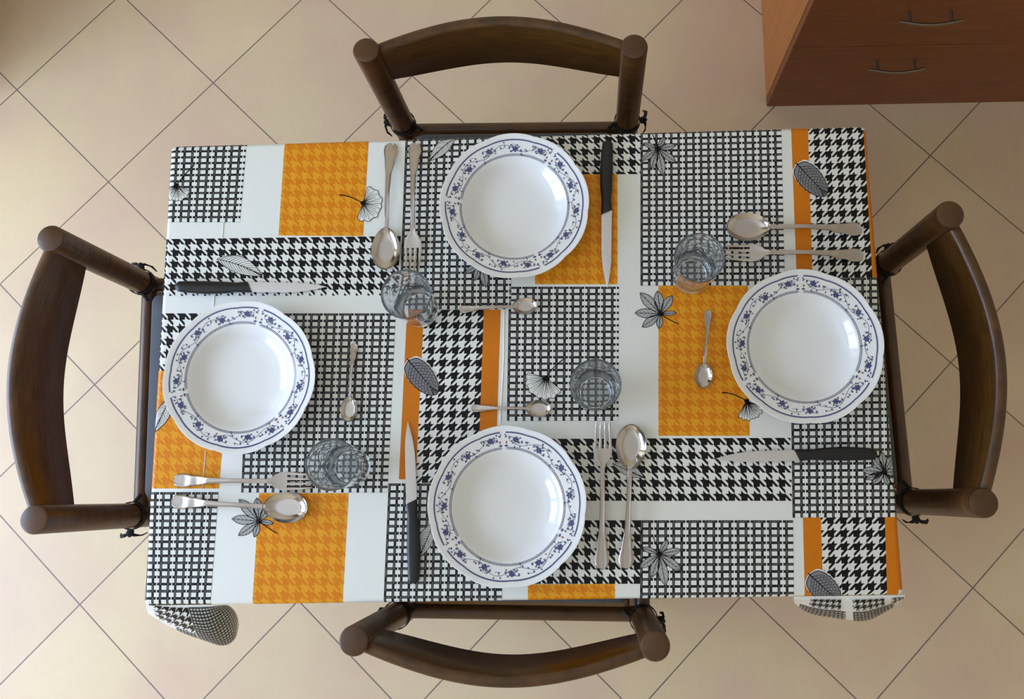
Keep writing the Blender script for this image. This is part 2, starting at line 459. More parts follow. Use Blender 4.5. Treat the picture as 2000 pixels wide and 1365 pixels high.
basket(Patch((329, 283), (482, 281), (469, 434), (321, 434), 'lt'))
orange(Patch((556, 277), (720, 274), (709, 461), (544, 460), 't'))
hound(Patch((317, 467), (783, 461), (775, 577), (308, 578), 'l'), BLK)
basket(Patch((792, 272), (1001, 266), (998, 604), (780, 605), 't'))
hound(Patch((1045, 266), (1252, 258), (1253, 340), (1045, 341), 't'), BLK, py=0.3)
orange(Patch((1045, 342), (1206, 340), (1206, 555), (1045, 555)))
basket(Patch((1251, 258), (1526, 252), (1533, 557), (1251, 558), 't'))
solid(Patch((1545, 251), (1578, 251), (1587, 543), (1556, 543), 't'))
hound(Patch((1578, 251), (1686, 248), (1704, 542), (1587, 543), 't'), BLK, True)
solid(Patch((1686, 248), (1720, 247), (1740, 541), (1704, 542), 't'))
hound(Patch((1728, 247), (1840, 247), (1860, 541), (1748, 541)), BLK)
basket(Patch((1542, 545), (1760, 541), (1765, 1010), (1548, 1011), 'r'))
orange(Patch((1286, 558), (1461, 558), (1464, 851), (1286, 851)))
hound(Patch((1070, 857), (1544, 855), (1547, 978), (1080, 978)), BLK)
basket(Patch((1251, 1016), (1549, 1016), (1551, 1170), (1250, 1172), 'b'))
hound(Patch((1045, 1016), (1251, 1016), (1250, 1140), (1044, 1140)), BLK)
orange(Patch((1031, 1141), (1201, 1140), (1201, 1175), (1031, 1176), 'b'))
solid(Patch((1568, 1010), (1603, 1010), (1608, 1166), (1572, 1167), 'b'))
hound(Patch((1603, 1010), (1728, 1010), (1733, 1165), (1608, 1166), 'b'), BLK, True)
solid(Patch((1728, 1010), (1756, 1010), (1768, 1164), (1733, 1165), 'b'))
solid(Patch((795, 605), (828, 605), (812, 936), (779, 936)))
hound(Patch((828, 605), (945, 605), (933, 943), (812, 943)), BLK, True)
solid(Patch((945, 605), (978, 605), (967, 943), (933, 943)))
basket(Patch((994, 560), (1209, 560), (1208, 822), (990, 822)))
basket(Patch((486, 612), (773, 612), (757, 962), (471, 962)))
hound(Patch((306, 612), (440, 612), (438, 724), (299, 724), 'l'), BLK)
orange(Patch((299, 724), (445, 724), (428, 954), (289, 954), 'l'))
basket(Patch((286, 961), (427, 961), (411, 1180), (281, 1180), 'lb'))
orange(Patch((506, 963), (681, 963), (669, 1178), (493, 1179), 'b'))
basket(Patch((759, 944), (985, 944), (980, 1177), (749, 1178), 'b'))

# ---- leaves drawn on the cloth (outlines given in the photo's frame, lying on the cloth)
def pp(pts, mi, lay): emit([tuple(un(x, y, ZT).to_2d()) for x, y in pts], mi, lay)
def stroke(pts, w0, mi, lay, w1=None):
    if w1 is None: w1 = w0
    n = len(pts)
    for i in range(n - 1):
        (x0, y0), (x1, y1) = pts[i], pts[i + 1]
        d = math.hypot(x1 - x0, y1 - y0) or 1; nx, ny = -(y1 - y0) / d, (x1 - x0) / d
        a = (w0 + (w1 - w0) * i / (n - 1)) / 2; b_ = (w0 + (w1 - w0) * (i + 1) / (n - 1)) / 2
        pp([(x0 + nx*a, y0 + ny*a), (x1 + nx*b_, y1 + ny*b_), (x1 - nx*b_, y1 - ny*b_), (x0 - nx*a, y0 - ny*a)], mi, lay)
def bez(p0, p1, p2, n=8):
    return [((1-t)**2*p0[0] + 2*t*(1-t)*p1[0] + t*t*p2[0], (1-t)**2*p0[1] + 2*t*(1-t)*p1[1] + t*t*p2[1]) for t in [k/n for k in range(n+1)]]
def ginkgo(apex, ang, R, spread, stem_end, bend, fill=WHT):
    """fan leaf: ang = direction of the fan centre, degrees, image axes"""
    out = []; n = 22
    for k in range(n + 1):
        a = math.radians(ang - spread + 2 * spread * k / n); e = abs(2 * k / n - 1)
        r = R * (1 + 0.06 * sin(k * 1.9)) * (1.0 - 0.12 * e**3) * (0.93 if k in (n//2,) else 1)
        out.append((apex[0] + r * cos(a), apex[1] + r * sin(a)))
    pp([apex] + out, fill, 4)
    stroke([apex] + out + [apex], 1.0, BLK, 6)
    for k in range(1, n):
        q = out[k]; m = (apex[0] + (q[0]-apex[0])*0.5 + random.uniform(-1, 1), apex[1] + (q[1]-apex[1])*0.5 + random.uniform(-1, 1))
        e = 0.97 if k % 2 else 0.8
        stroke([apex, m, (apex[0] + (q[0]-apex[0])*e, apex[1] + (q[1]-apex[1])*e)], 1.3 if k % 3 == 0 else 0.9, BLK, 5, 0.7)
    pp([(apex[0] + 5.0*cos(t), apex[1] + 4.0*sin(t)) for t in [2*PI*k/10 for k in range(10)]], BLK, 6)
    stroke(bez(apex, bend, stem_end), 1.6, BLK, 6, 2.2)
def leaflet(base, tip, wd, fill=LGR, veins=6, lay=4, dark=False):
    dx, dy = tip[0]-base[0], tip[1]-base[1]; L = math.hypot(dx, dy); ux, uy = dx/L, dy/L; vx, vy = -uy, ux
    def at(t, s): return (base[0] + ux*L*t + vx*s, base[1] + uy*L*t + vy*s)
    def hw(t): return wd * (sin(PI * min(1, t**1.25)) ** 0.85 if 0 < t < 1 else 0)
    ts = [k/12 for k in range(13)]
    left = [at(t, hw(t)) for t in ts]; right = [at(t, -hw(t)) for t in ts[::-1]]
    pp(left + right[1:-1], fill, lay)
    stroke(left, 1.1, BLK, lay + 2); stroke(right, 1.1, BLK, lay + 2)
    stroke([base, at(0.95, 0)], 1.5, BLK, lay + 2, 0.7)
    for k in range(1, veins + 1):
        t = k / (veins + 1)
        for sg in (1, -1):
            t2 = min(0.97, t + 0.16); stroke([at(t, 0), at(t2, sg * hw(t2) * 0.92)], 0.7, GRY, lay + 1, 0.5)
def palmate(c, leaves, stem, bend):
    for (tx, ty, wd) in leaves: leaflet(c, (tx, ty), wd)
    pp([(c[0] + 6*cos(t), c[1] + 5*sin(t)) for t in [2*PI*k/12 for k in range(12)]], BLK, 7)
    stroke(bez(c, bend, stem), 2.0, BLK, 7, 1.6)
def darkleaf(base, tip, wl, wr):
    dx, dy = tip[0]-base[0], tip[1]-base[1]; L = math.hypot(dx, dy); ux, uy = dx/L, dy/L; vx, vy = -uy, ux
    def at(t, s): return (base[0] + ux*L*t + vx*s, base[1] + uy*L*t + vy*s)
    def hw(t, w_): return w_ * (max(0, sin(PI * t**0.80)) ** 0.48) * (1 + 0.03 * sin(t * 70))
    ts = [k/18 for k in range(19)]
    lf = [at(t, hw(t, wl)) for t in ts]; rt = [at(t, -hw(t, wr)) for t in ts[::-1]]
    pp([at(-0.03, 0)] + [at(t - 0.03, hw(t, wl) + 1) for t in ts[1:-1]] + [at(0.98, 0)] + [at(t - 0.03, -hw(t, wr) - 3) for t in ts[::-1][1:-1]], WHT, 3)
    pp(lf + rt[1:-1], LDK, 4)
    stroke(lf, 1.5, BLK, 6); stroke(rt, 1.5, BLK, 6); stroke([at(-0.05, 0), at(0.97, 0)], 2.2, BLK, 6, 1.0)
    for k in range(1, 11):
        t = k / 12
        for sg, w_ in ((1, wl), (-1, wr)):
            t2 = min(0.97, t + 0.22); e = hw(t2, w_) * 0.95 * sg
            stroke([at(t, 0), at((t+t2)/2 - 0.02, e*0.5), at(t2, e)], 1.1, BLK, 5, 0.6)
            for m in (0.35, 0.6, 0.8):
                p = at(t + (t2-t)*m, e*m); stroke([p, at(t + (t2-t)*m + 0.05, e*(m+0.02) - e*0.16)], 0.8, BLK, 5)
def penleaf(base, tip, wl, wr, bendv=0):
    dx, dy = tip[0]-base[0], tip[1]-base[1]; L = math.hypot(dx, dy); ux, uy = dx/L, dy/L; vx, vy = -uy, ux
    def at(t, s):
        s += bendv * sin(PI * t); return (base[0] + ux*L*t + vx*s, base[1] + uy*L*t + vy*s)
    def hw(t, w_): return w_ * max(0, sin(PI * t**1.1)) ** 0.8
    ts = [k/16 for k in range(17)]
    lf = [at(t, hw(t, wl)) for t in ts]; rt = [at(t, -hw(t, wr)) for t in ts[::-1]]
    pp(lf + rt[1:-1], WHT, 4); stroke(lf, 1.0, BAR, 6); stroke(rt, 1.0, BAR, 6)
    stroke([at(t, 0) for t in ts], 1.7, BLK, 6, 0.9)
    for k in range(1, 16):
        t = k / 16
        for sg, w_ in ((1, wl), (-1, wr)):
            t2 = max(0.02, min(0.98, t - 0.2)); e = hw(t2, w_) * 0.95 * sg
            stroke([at(t, 0), at((t+t2)/2, e*0.62), at(t2, e)], 0.9 if k % 3 else 1.3, BAR, 5, 0.6)

ginkgo((709, 397), 18, 37, 92, (663, 381), (682, 381))
ginkgo((345, 362), 95, 31, 72, (380, 322), (356, 345))
ginkgo((1067, 738), 118, 42, 78, (1103, 700), (1080, 715))
ginkgo((1458, 783), 70, 38, 50, (1410, 767), (1430, 766))
P1 = [(1250, 572, 10), (1284, 568, 9), (1313, 577, 8), (1321, 611, 4.5), (1287, 642, 6), (1254, 639, 8), (1240, 611, 9)]
palmate((1290, 613), P1, (1326, 633), (1305, 625))
palmate((506, 1018), [(467, 975, 10), (502, 972, 9), (530, 985, 8), (534, 1022, 5), (497, 1049, 6), (466, 1046, 8), (453, 1013, 9)], (541, 1042), (522, 1030))
def upright(c, k, dirs=None):
    D = dirs or [(-34, -13, 5.5), (-39, 27, 7.5), (-16, 46, 8), (12, 62, 9.5), (42, 32, 8), (42, -8, 7), (16, -28, 6)]
    palmate(c, [(c[0] + dx*k, c[1] + dy*k, w_*k) for dx, dy, w_ in D], (c[0] - 14*k, c[1] - 38*k), (c[0] - 5*k, c[1] - 15*k))
upright((1285, 291), 0.84)
upright((1288, 1082), 1.0)
upright((940, 512), 0.8)
palmate((1727, 922), [(1683, 918, 8), (1703, 890, 7), (1722, 882, 7), (1745, 888, 7), (1750, 922, 7), (1735, 948, 6), (1704, 945, 7), (1690, 936, 6)], (1752, 960), (1740, 942))
darkleaf((1557, 321), (1614, 382), 23, 22)
darkleaf((798, 704), (853, 770), 24, 23)
darkleaf((1581, 1122), (1640, 1176), 25, 24)
penleaf((513, 539), (424, 506), 17, 16, 4)
penleaf((838, 315), (889, 269), 12, 12, -2)
penleaf((818, 1090), (848, 1020), 12, 16, 0)
penleaf((300, 845), (334, 775), 14, 12, 0)
penleaf((1258, 933), (1196, 905), 14, 10, 0)

# ---- fold creases left in the vinyl: slim raised beads
def crease(pts, wpx=1.6, h=0.0011):
    q = [un(x, y, ZT) for x, y in pts]
    for i in range(len(q) - 1):
        d = (q[i+1] - q[i]).normalized(); nrm = Vector((-d.y, d.x, 0)); ww = wpx / 2 / 1383
        a, c = q[i], q[i+1]
        cl.add([a - nrm*ww*1.6, a + Vector((0,0,h)), a + nrm*ww*1.6, c - nrm*ww*1.6, c + Vector((0,0,h)), c + nrm*ww*1.6], [(0, 3, 4, 1), (1, 4, 5, 2)], WHT)
crease([(437, 434), (434, 467)]); crease([(419, 577), (417, 607)]); crease([(402, 880), (395, 955)]); crease([(393, 961), (391, 985)], 1.0)
crease([(985, 606), (984, 700), (977, 826)], 2.2)

# ---- two corners of the cloth that curl outwards at the front edge
def flap(top, bot, depth, draw, curl=False):
    """top, bot: lists of photo points; top lies on the table edge, bot is the hem, depth metres lower"""
    def pick(L, u):
        f = u * (len(L) - 1); i = min(int(f), len(L) - 2); f -= i
        # catmull
        p = [Vector(L[max(0, i-1)]), Vector(L[i]), Vector(L[i+1]), Vector(L[min(len(L)-1, i+2)])]
        return tuple(0.5 * ((2*p[1]) + (p[2]-p[0])*f + (2*p[0]-5*p[1]+4*p[2]-p[3])*f*f + (-p[0]+3*p[1]-3*p[2]+p[3])*f**3))
    def S_(u, v, e=0.0):
        tx, ty = pick(top, u); bx, by = pick(bot, u)
        h = sin(v * PI / 2); c1 = 1 - cos(v * PI / 2)
        k = max(0.0, (u - 0.5) / 0.5) if curl else 0.0
        k = k * k * (3 - 2*k)
        fx = v * (1 - k) + h * k; fy = h * (1 - k) + c1 * k
        P = un(tx + (bx - tx) * fx, ty + (by - ty) * fy, ZT - 0.006 - depth(u) * (0.35 * v + 0.65 * c1))
        if v == 0: P.y = -HY - 0.0006
        return P + Vector((0, -0.6 * e, 0.8 * e))
    us = [k/40 for k in range(41)]; vs = [k/16 for k in range(17)]
    grid(cl, lambda u, v: S_(u, v), us, vs, WHT)
    draw(lambda poly, mi, lay=1: [cl.poly([S_(u, v, 0.0006 + lay*0.0004) for u, v in poly], mi)])
def flap_houndstooth(put, u0, u1, v0, v1, nu, nv, mi=BLK):
    for j in range(nv):
        for i in range(nu):
            for q in HTU:
                put([(u0 + (i + 1 - a) / nu * (u1 - u0), v0 + (j + b_) / nv * (v1 - v0)) for a, b_ in q], mi)
def flap_net(put, u0, u1, v0, v1, nu, nv):
    for j in range(nv):
        for i in range(nu):
            a, b_ = u0 + i/nu*(u1-u0), v0 + j/nv*(v1-v0); du, dv = (u1-u0)/nu, (v1-v0)/nv
            put([(a, b_), (a + du*0.34, b_), (a + du*0.34, b_ + dv), (a, b_ + dv)], BAR)
            put([(a + du*0.34, b_), (a + du, b_), (a + du, b_ + dv*0.36), (a + du*0.34, b_ + dv*0.36)], BAR)
def draw_bl(put):
    flap_houndstooth(put, 0.10, 0.45, 0.04, 0.62, 5, 3)
    flap_net(put, 0.46, 0.985, 0.03, 0.98, 15, 16)
    flap_net(put, 0.28, 0.45, 0.66, 0.98, 6, 6)
flap([(284, 1176), (330, 1182), (375, 1182), (415, 1182), (440, 1181)],
     [(290, 1198), (322, 1218), (362, 1237), (405, 1252), (436, 1261), (458, 1250), (467, 1222)], lambda u: 0.10 + 0.05 * u, draw_bl, True)
def draw_br(put):
    flap_houndstooth(put, 0.16, 0.42, 0.04, 0.40, 5, 2)
    flap_houndstooth(put, 0.52, 0.80, 0.04, 0.38, 5, 2)
    flap_net(put, 0.08, 0.46, 0.44, 0.98, 12, 6); flap_net(put, 0.52, 0.88, 0.42, 0.98, 12, 6)
    flap_houndstooth(put, 0.86, 0.98, 0.05, 0.5, 3, 2)
flap([(1550, 1168), (1605, 1168), (1660, 1168), (1715, 1167), (1767, 1165)],
     [(1552, 1178), (1580, 1197), (1635, 1207), (1688, 1212), (1730, 1194), (1768, 1168)], lambda u: 0.07 + 0.05 * sin(PI * u), draw_br)
oc = cl.build('tablecloth', CL, smooth=True, angle=35)
tag(oc, 'wipe-clean tablecloth with orange, white, houndstooth and basket-weave patches and leaf drawings', 'tablecloth')
sm = oc.modifiers.new('thick', 'SOLIDIFY') if False else None

# ------------------------------------------------------------------ chairs
def make_chair():
    t = thing('dining_chair', '', 'chair', group='wooden chairs around the table')
    hw, pr = 0.2025, 0.0204
    ZP = 0.768
    for sx in (-1, 1):
        b = MB(); b.lathe([(0.017, 0), (0.0185, 0.02), (pr, 0.3), (pr, ZP - 0.004), (pr - 0.0012, ZP - 0.0012), (pr - 0.004, ZP)], sx*hw, 0, 32); b.build('rear_post', M['wood'], t, True)
        b = MB(); b.lathe([(0.0165, 0), (0.0175, 0.02), (0.0175, 0.448), (0.0165, 0.452), (0.013, 0.4535)], sx*(hw - 0.01), -0.352, 28); b.build('front_leg', M['wood'], t, True)
    # curved top rail
    b = MB(); L = []; n = 40; ww = hw - 0.006
    for k in range(n + 1):
        u = -1 + 2*k/n
        def prof(y0, Sg, mx): return y0 + Sg * ((1 - mx) * (1 - u*u) + mx * (1 + cos(PI*u)) / 2), (-((1 - mx)*2*u) - mx*PI/2*sin(PI*u)) * Sg / ww
        yt, dt = prof(0.0065, 0.0440, 0.12); yb, db = prof(0.0030, 0.0370, 0.40); x = u*ww
        z0 = 0.660 - 0.018*(1-u*u); z1 = 0.753 + 0.006*(1-u*u); ring = []
        for s, z in ((-1, z0 + .004), (-.6, z0), (.6, z0), (1, z0 + .004), (1, z1 - .006), (.7, z1 - .0012), (0.2, z1), (-.2, z1), (-.7, z1 - .0012), (-1, z1 - .006)):
            tt = (z - z0) / (z1 - z0); y = yb + (yt - yb)*tt; dy = db + (dt - db)*tt
            q = math.hypot(dy, 1); th = 0.0088
            ring.append((x - dy/q*th*s, y + th*s/q, z))
        L.append(ring)
    b.rings(L); b.build('top_rail', M['wood_rail'], t, True, 50)
    # seat frame
    b = MB(); b.tube([(-hw, -0.005, 0.437), (hw, -0.005, 0.437)], 0.0130, 16, sz=1.1); b.build('rear_seat_rail', M['wood'], t, True)
    b = MB(); b.tube([(-hw + .01, -0.352, 0.43), (hw - .01, -0.352, 0.43)], 0.013, 16); b.build('front_seat_rail', M['wood'], t, True)
    for sx in (-1, 1):
        b = MB(); b.tube([(sx*hw, 0, 0.43), (sx*(hw - 0.01), -0.352, 0.43)], 0.013, 16); b.build('side_seat_rail', M['wood'], t, True)
        b = MB(); b.tube([(sx*hw, 0, 0.17), (sx*(hw - 0.01), -0.352, 0.17)], 0.0095, 12); b.build('stretcher', M['wood'], t, True)
    for y, z, w_ in ((0, 0.22, hw), (-0.352, 0.25, hw - 0.01)):
        b = MB(); b.tube([(-w_, y, z), (w_, y, z)], 0.0095, 12); b.build('stretcher', M['wood'], t, True)
    b = MB(); b.box((-hw + 0.022, -0.34, 0.425), (hw - 0.022, -0.014, 0.446), bev=0.005); b.build('seat', M['seat'], t)
    # cushion
    b = MB(); L = []
    def rr(w_, y0, y1, r, z):
        o = []
        for cx, cy, a0 in ((w_-r, y1-r, 0), (-w_+r, y1-r, PI/2), (-w_+r, y0+r, PI), (w_-r, y0+r, 1.5*PI)):
            for k in range(6): a = a0 + PI/2*k/5; o.append((cx + r*cos(a), cy + r*sin(a), z))
        return o
    for ins, z in ((0.006, 0.4465), (0.001, 0.451), (0, 0.460), (0.001, 0.470), (0.006, 0.4765), (0.03, 0.480), (0.08, 0.4815)): L.append(rr(hw - 0.026 - ins, -0.345 + ins, -0.0235 - ins, 0.014, z))
    b.rings(L); cu = b.build('cushion', M['cushion'], t, True, 60)
    for sx in (-1, 1):
        b = MB(); r = pr + 0.0022; pts = [(sx*(hw - 0.03), -0.012, 0.462)]
        L = []
        for k in range(25):
            a = 2*PI*k/24; L.append([(sx*hw + (r + dr)*cos(a), (r + dr)*sin(a), 0.462 + dz) for dr, dz in ((-.0008, -.006), (.0008, -.006), (.0008, .006), (-.0008, .006))])
        b.rings(L, cap0=False, cap1=False)
        b.tube([(sx*(hw - r), -0.004, 0.462), (sx*(hw - 0.034), -0.014, 0.463)], 0.003, 6, sz=1.8)
        # knot and two loose ends on the outer side
        b.tube([(sx*(hw + r), 0, 0.462), (sx*(hw + r + 0.007), 0.002, 0.463), (sx*(hw + r + 0.010), 0.004, 0.458)], [0.006, 0.0065, 0.004], 8)
        b.tube([(sx*(hw + r + .006), 0.003, 0.462), (sx*(hw + r + .010), 0.010, 0.464), (sx*(hw + r + .011), 0.020, 0.456), (sx*(hw + r + .008), 0.028, 0.440)], [.002, .003, .0035, .003], 6, sz=0.4)
        b.tube([(sx*(hw + r + .006), 0.001, 0.462), (sx*(hw + r + .010), -0.004, 0.458), (sx*(hw + r + .011), -0.006, 0.435), (sx*(hw + r + .008), -0.004, 0.41)], [.002, .003, .003, .0025], 6, sz=0.4)
        b.build('tie', M['tie'], cu, True)
    return t
ch0 = make_chair()
CH = [((713, 97), (1240, 90), 'dark wooden chair at the top long side of the table, nearest the drawer cabinet'),
      ((97, 465), (65, 1015), 'dark wooden chair at the left short end of the table, on the brightest side'),
      ((1857, 420), (1922, 980), 'dark wooden chair at the right short end of the table, beside the shaded floor'),
      ((690, 1252), (1280, 1262), 'dark wooden chair at the bottom long side, between the two curled cloth corners')]
for k, (a, c, lab) in enumerate(CH):
    A, B_ = un(*a, 0.768), un(*c, 0.768); mid = (A + B_) / 2
    out = Vector((mid.x, mid.y, 0)); d = B_ - A; nrm = Vector((-d.y, d.x, 0)).normalized()
    if nrm.dot(out) < 0: nrm = -nrm
    if k in (1, 2): nrm = Vector((math.copysign(1, mid.x), nrm.y, 0)).normalized()
    rz = math.atan2(-nrm.x, nrm.y)
    o = ch0 if k == 0 else dup(ch0, (0, 0, 0), (0, 0, 0), lab)
    o['label'] = lab; o.location = (mid.x, mid.y, 0); o.rotation_euler = (0, 0, rz)

# ------------------------------------------------------------------ soup plates
def make_plate():
    b = MB(); R0 = 0.1085
    prof = [(0.0, 0.0055), (0.03, 0.0055), (0.045, 0.0062), (0.055, 0.0085), (0.063, 0.0125), (0.069, 0.0180), (0.0735, 0.0228), (0.0765, 0.0250), (0.080, 0.0262), (0.086, 0.0276), (0.093, 0.0292), (0.100, 0.0308), (0.105, 0.0322), (0.1075, 0.0330), (0.1085, 0.0330), (0.1088, 0.0322)]
    under = [(0.1080, 0.0308), (0.100, 0.0282), (0.088, 0.0250), (0.078, 0.0215), (0.070, 0.0130), (0.060, 0.0060), (0.056, 0.0035), (0.055, 0.0), (0.052, 0.0), (0.051, 0.0025), (0.0, 0.0025)]
    def rf(r, z, a):
        k = max(0, (r - 0.084) / 0.0245)
        return r - 0.0021 * k * (1 - abs(cos(4.5 * a)) ** 0.7)
    n = 180
    def wave(r, a): return 0.0008 * max(0, (r - 0.09) / 0.0185) * cos(9*a)
    L = []
    for r, z in prof[1:] + under[:-1]:
        L.append([(rf(r, z, 2*PI*j/n) * cos(2*PI*j/n), rf(r, z, 2*PI*j/n) * sin(2*PI*j/n), z) for j in range(n)])
    b.rings(L, 0)
    def zt(r):
        for i in range(len(prof) - 1):
            if prof[i][0] <= r <= prof[i+1][0]:
                t = (r - prof[i][0]) / (prof[i+1][0] - prof[i][0]); return prof[i][1] + t * (prof[i+1][1] - prof[i][1])
        return prof[-1][1]
    def P(r, a, e=0.00022):
        return (rf(r, 0, a)*cos(a), rf(r, 0, a)*sin(a), zt(r) + e)
    def arcband(r0, r1, a0, a1, mi, step=0.03, e=0.00022):
        m = max(1, int((a1 - a0) / step)); 
        for k in range(m):
            p, q = a0 + (a1-a0)*k/m, a0 + (a1-a0)*(k+1)/m
            b.poly([P(r0, p, e), P(r1, p, e), P(r1, q, e), P(r0, q, e)], mi)
    def dot(r, a, s, mi, el=1.0, rot=0.0, e=0.0003):
        cx, cy = r*cos(a), r*sin(a); pts = []; s *= 1.2
        for k in range(8):
            t = 2*PI*k/8; x, y = s*cos(t)*el, s*sin(t); x, y = x*cos(rot) - y*sin(rot), x*sin(rot) + y*cos(rot)
            rr, aa = math.hypot(cx + x, cy + y), math.atan2(cy + y, cx + x); pts.append(P(rr, aa, e))
        b.poly(pts, mi)
    def line(ra, w_, mi, e=0.00028):
        for i in range(len(ra) - 1):
            (r0, a0), (r1, a1) = ra[i], ra[i+1]
            x0, y0, x1, y1 = r0*cos(a0), r0*sin(a0), r1*cos(a1), r1*sin(a1)
            d = math.hypot(x1-x0, y1-y0) or 1; nx, ny = -(y1-y0)/d*w_*1.35, (x1-x0)/d*w_*1.35
            q = [(x0+nx, y0+ny), (x1+nx, y1+ny), (x1-nx, y1-ny), (x0-nx, y0-ny)]
            b.poly([P(math.hypot(x, y), math.atan2(y, x), e) for x, y in q], mi)
    rnd = random.Random(3)
    for s in range(3):
        A = s * 2*PI/3; g = 0.04; W = 2*PI/3
        arcband(0.0986, 0.1001, A + g, A + W - g, 1)
        k = A + g
        while k < A + W - g: arcband(0.1001, 0.1010, k, k + 0.010, 2); k += 0.020
        arcband(0.0766, 0.0773, A + g, A + W - g, 2); arcband(0.0788, 0.0795, A + g, A + W - g, 2)
        k = A + g
        while k < A + W - g - 0.02: arcband(0.0776, 0.0786, k, k + 0.016, 4 if int(k*40) % 4 == 0 else 2); k += 0.034
        for j, fa in enumerate((0.20, 0.62, 1.06, 1.50, 1.90)):
            a = A + fa; r = 0.0905 if j % 2 == 0 else 0.0862
            for q in range(6):
                t = q * 1.05 + j; dot(r + 0.0025*cos(t), a + 0.0027*sin(t)/r, 0.0013, 1 if q % 3 else 2, 1.35, t + a)
            dot(r, a, 0.0018, 1); dot(r - .0022, a + 0.02, 0.0010, 4)
            for q in (-1, 1):
                line([(r - 0.001*q, a + q*0.03), (r + 0.0028*q, a + q*0.055), (r + 0.0035*q, a + q*0.085), (r + 0.001*q, a + q*0.10)], 0.00026, 2)
                dot(r + 0.002*q, a + q*0.10, 0.0011, 2, 1.7, a); dot(r - 0.003*q, a + q*0.062, 0.0009, 2, 1.5, a + q)
            dot(r + 0.0055 - 0.009*(j % 2 == 0), a - 0.03, 0.0010, 2, 1.6, a + 1); dot(r - 0.0052 + 0.009*(j % 2), a + 0.04, 0.0009, 2, 1.5, a - 1)
        # winding vine with curls
        pts = []; k = A + 0.08
        while k < A + W - 0.08: pts.append((0.0882 + 0.0052*sin((k - A)*9.5), k)); k += 0.025
        line(pts, 0.00026, 3)
        for q in range(11):
            a = A + 0.13 + q*0.175; r = 0.0882 + 0.0052*sin((a - A)*9.5); sg = 1 if q % 2 else -1
            pp_ = [(r + sg*0.0026*(1 - cos(t)), a + 0.034*sin(t)) for t in [x*0.5 for x in range(10)]]
            line(pp_, 0.00022, 3)
            dot(r + sg*0.0042, a + 0.03, 0.0010, 2, 1.4, a*3); dot(r - sg*0.0030, a - 0.035, 0.0009, 4 if q % 4 == 1 else 2, 1.5, a*2)
            dot(r + rnd.uniform(-.005, .005), a + rnd.uniform(-.07, .07), 0.0009, 2, 1.5, a)
        for q in (-0.045, 0.05):
            dot(0.094, A + q, 0.0010, 2, 1.7, A + q*20); dot(0.086, A + q*1.1, 0.0011, 4, 1.5, A); dot(0.0815, A + q, 0.0011, 1, 1.9, A + PI/2); dot(0.0965, A + q*0.7, 0.0007, 2, 1.8, A)
    me = b.build('soup_plate', [M['porcelain'], M['blue'], M['slate'], M['vine'], M['rust']], smooth=True, angle=45)
    tag(me, '', 'plate', 'flower-rimmed soup plates')
    return me
pl0 = make_plate()
ZC = ZT + 0.0014
PLT = [((1004, 400), 53, 'white soup plate with blue flower rim between the top fork and the upright black knife'),
       ((466, 735), 74, 'white soup plate with blue flower rim at the left end, lying over an orange patch'),
       ((1573, 675), 90, 'white soup plate with blue flower rim at the right end of the table'),
       ((990, 988), 93, 'white soup plate with blue flower rim nearest the front edge, between knife and fork')]
for k, (c, a, lab) in enumerate(PLT):
    o = pl0 if k == 0 else pl0.copy()
    if k: C.objects.link(o)
    p = un(*c, ZT + 0.034); o.location = (p.x, p.y, ZC); o.rotation_euler = (0, 0, math.radians(a)); o['label'] = lab

# ------------------------------------------------------------------ tumblers
def make_glass():
    H = 0.120; ro, rb = 0.0338, 0.0262
    n = 168; outer = []; inner = []
    NZ = 64
    def leaf(a, z):
        t = (z - 0.018) / 0.074
        if t < 0 or t > 1: return 0
        env = sin(PI * t) ** 0.5
        k = 5; ph = (a * k / (2*PI) + 0.5 * (1 if t > 0.5 else 0)) % 1 - 0.5     # leaf rows
        tt = (t * 2) % 1
        wdt = 0.42 * sin(PI * tt) ** 0.8
        d = abs(ph)
        if d > wdt: return -0.25 * env * 0
        ridge = cos((d * 20) + tt * 16) * 0.3 + 0.75 * (1 - d / max(wdt, 1e-3)) ** 0.5
        return ridge * env
    for i in range(NZ + 1):
        z = H * i / NZ; t = z / H
        r = rb + (ro - rb) * t ** 1.15
        if z < 0.004: r -= (0.004 - z) * 0.6
        outer.append([(( r + 0.0003*leaf(2*PI*j/n, z)) * cos(2*PI*j/n), (r + 0.0003*leaf(2*PI*j/n, z)) * sin(2*PI*j/n), z) for j in range(n)])
    ring = lambda r, z: [(r*cos(2*PI*j/n), r*sin(2*PI*j/n), z) for j in range(n)]
    L = [ring(0.014, 0.0022), ring(0.0205, 0.0016), ring(0.0222, 0.0)] + outer + [ring(ro - 0.0006, H + 0.0007), ring(ro - 0.0013, H + 0.0004)]
    for r, z in [(ro - 0.0016, H - 0.001), (ro - 0.0026, 0.10), (0.0300, 0.075), (0.0281, 0.05), (0.0262, 0.03), (0.0232, 0.020), (0.0205, 0.0155), (0.0165, 0.0135), (0.010, 0.0128), (0.003, 0.0126)]: L.append(ring(r, z))
    b = MB(); b.rings(L); return b.build('drinking_glass', M['glass'], smooth=True, angle=60)
g0 = make_glass(); tag(g0, '', 'glass', 'pressed glass tumblers')
GL = [((793, 574), 10, 'leaf-patterned glass tumbler below the tips of the upper fork'),
      ((1366, 503), 40, 'leaf-patterned glass tumbler standing half over an orange patch, by the right-hand fork tips'),
      ((1163, 751), 75, 'leaf-patterned glass tumbler standing alone near the middle of the table'),
      ((647, 907), 0, 'leaf-patterned glass tumbler touching the tips of the left-hand fork')]
for k, (c, a, lab) in enumerate(GL):
    o = g0 if k == 0 else g0.copy()
    if k: C.objects.link(o)
    p = un(*c, ZT + 0.121); o.location = (p.x, p.y, ZC); o.rotation_euler = (0, 0, math.radians(a)); o['label'] = lab

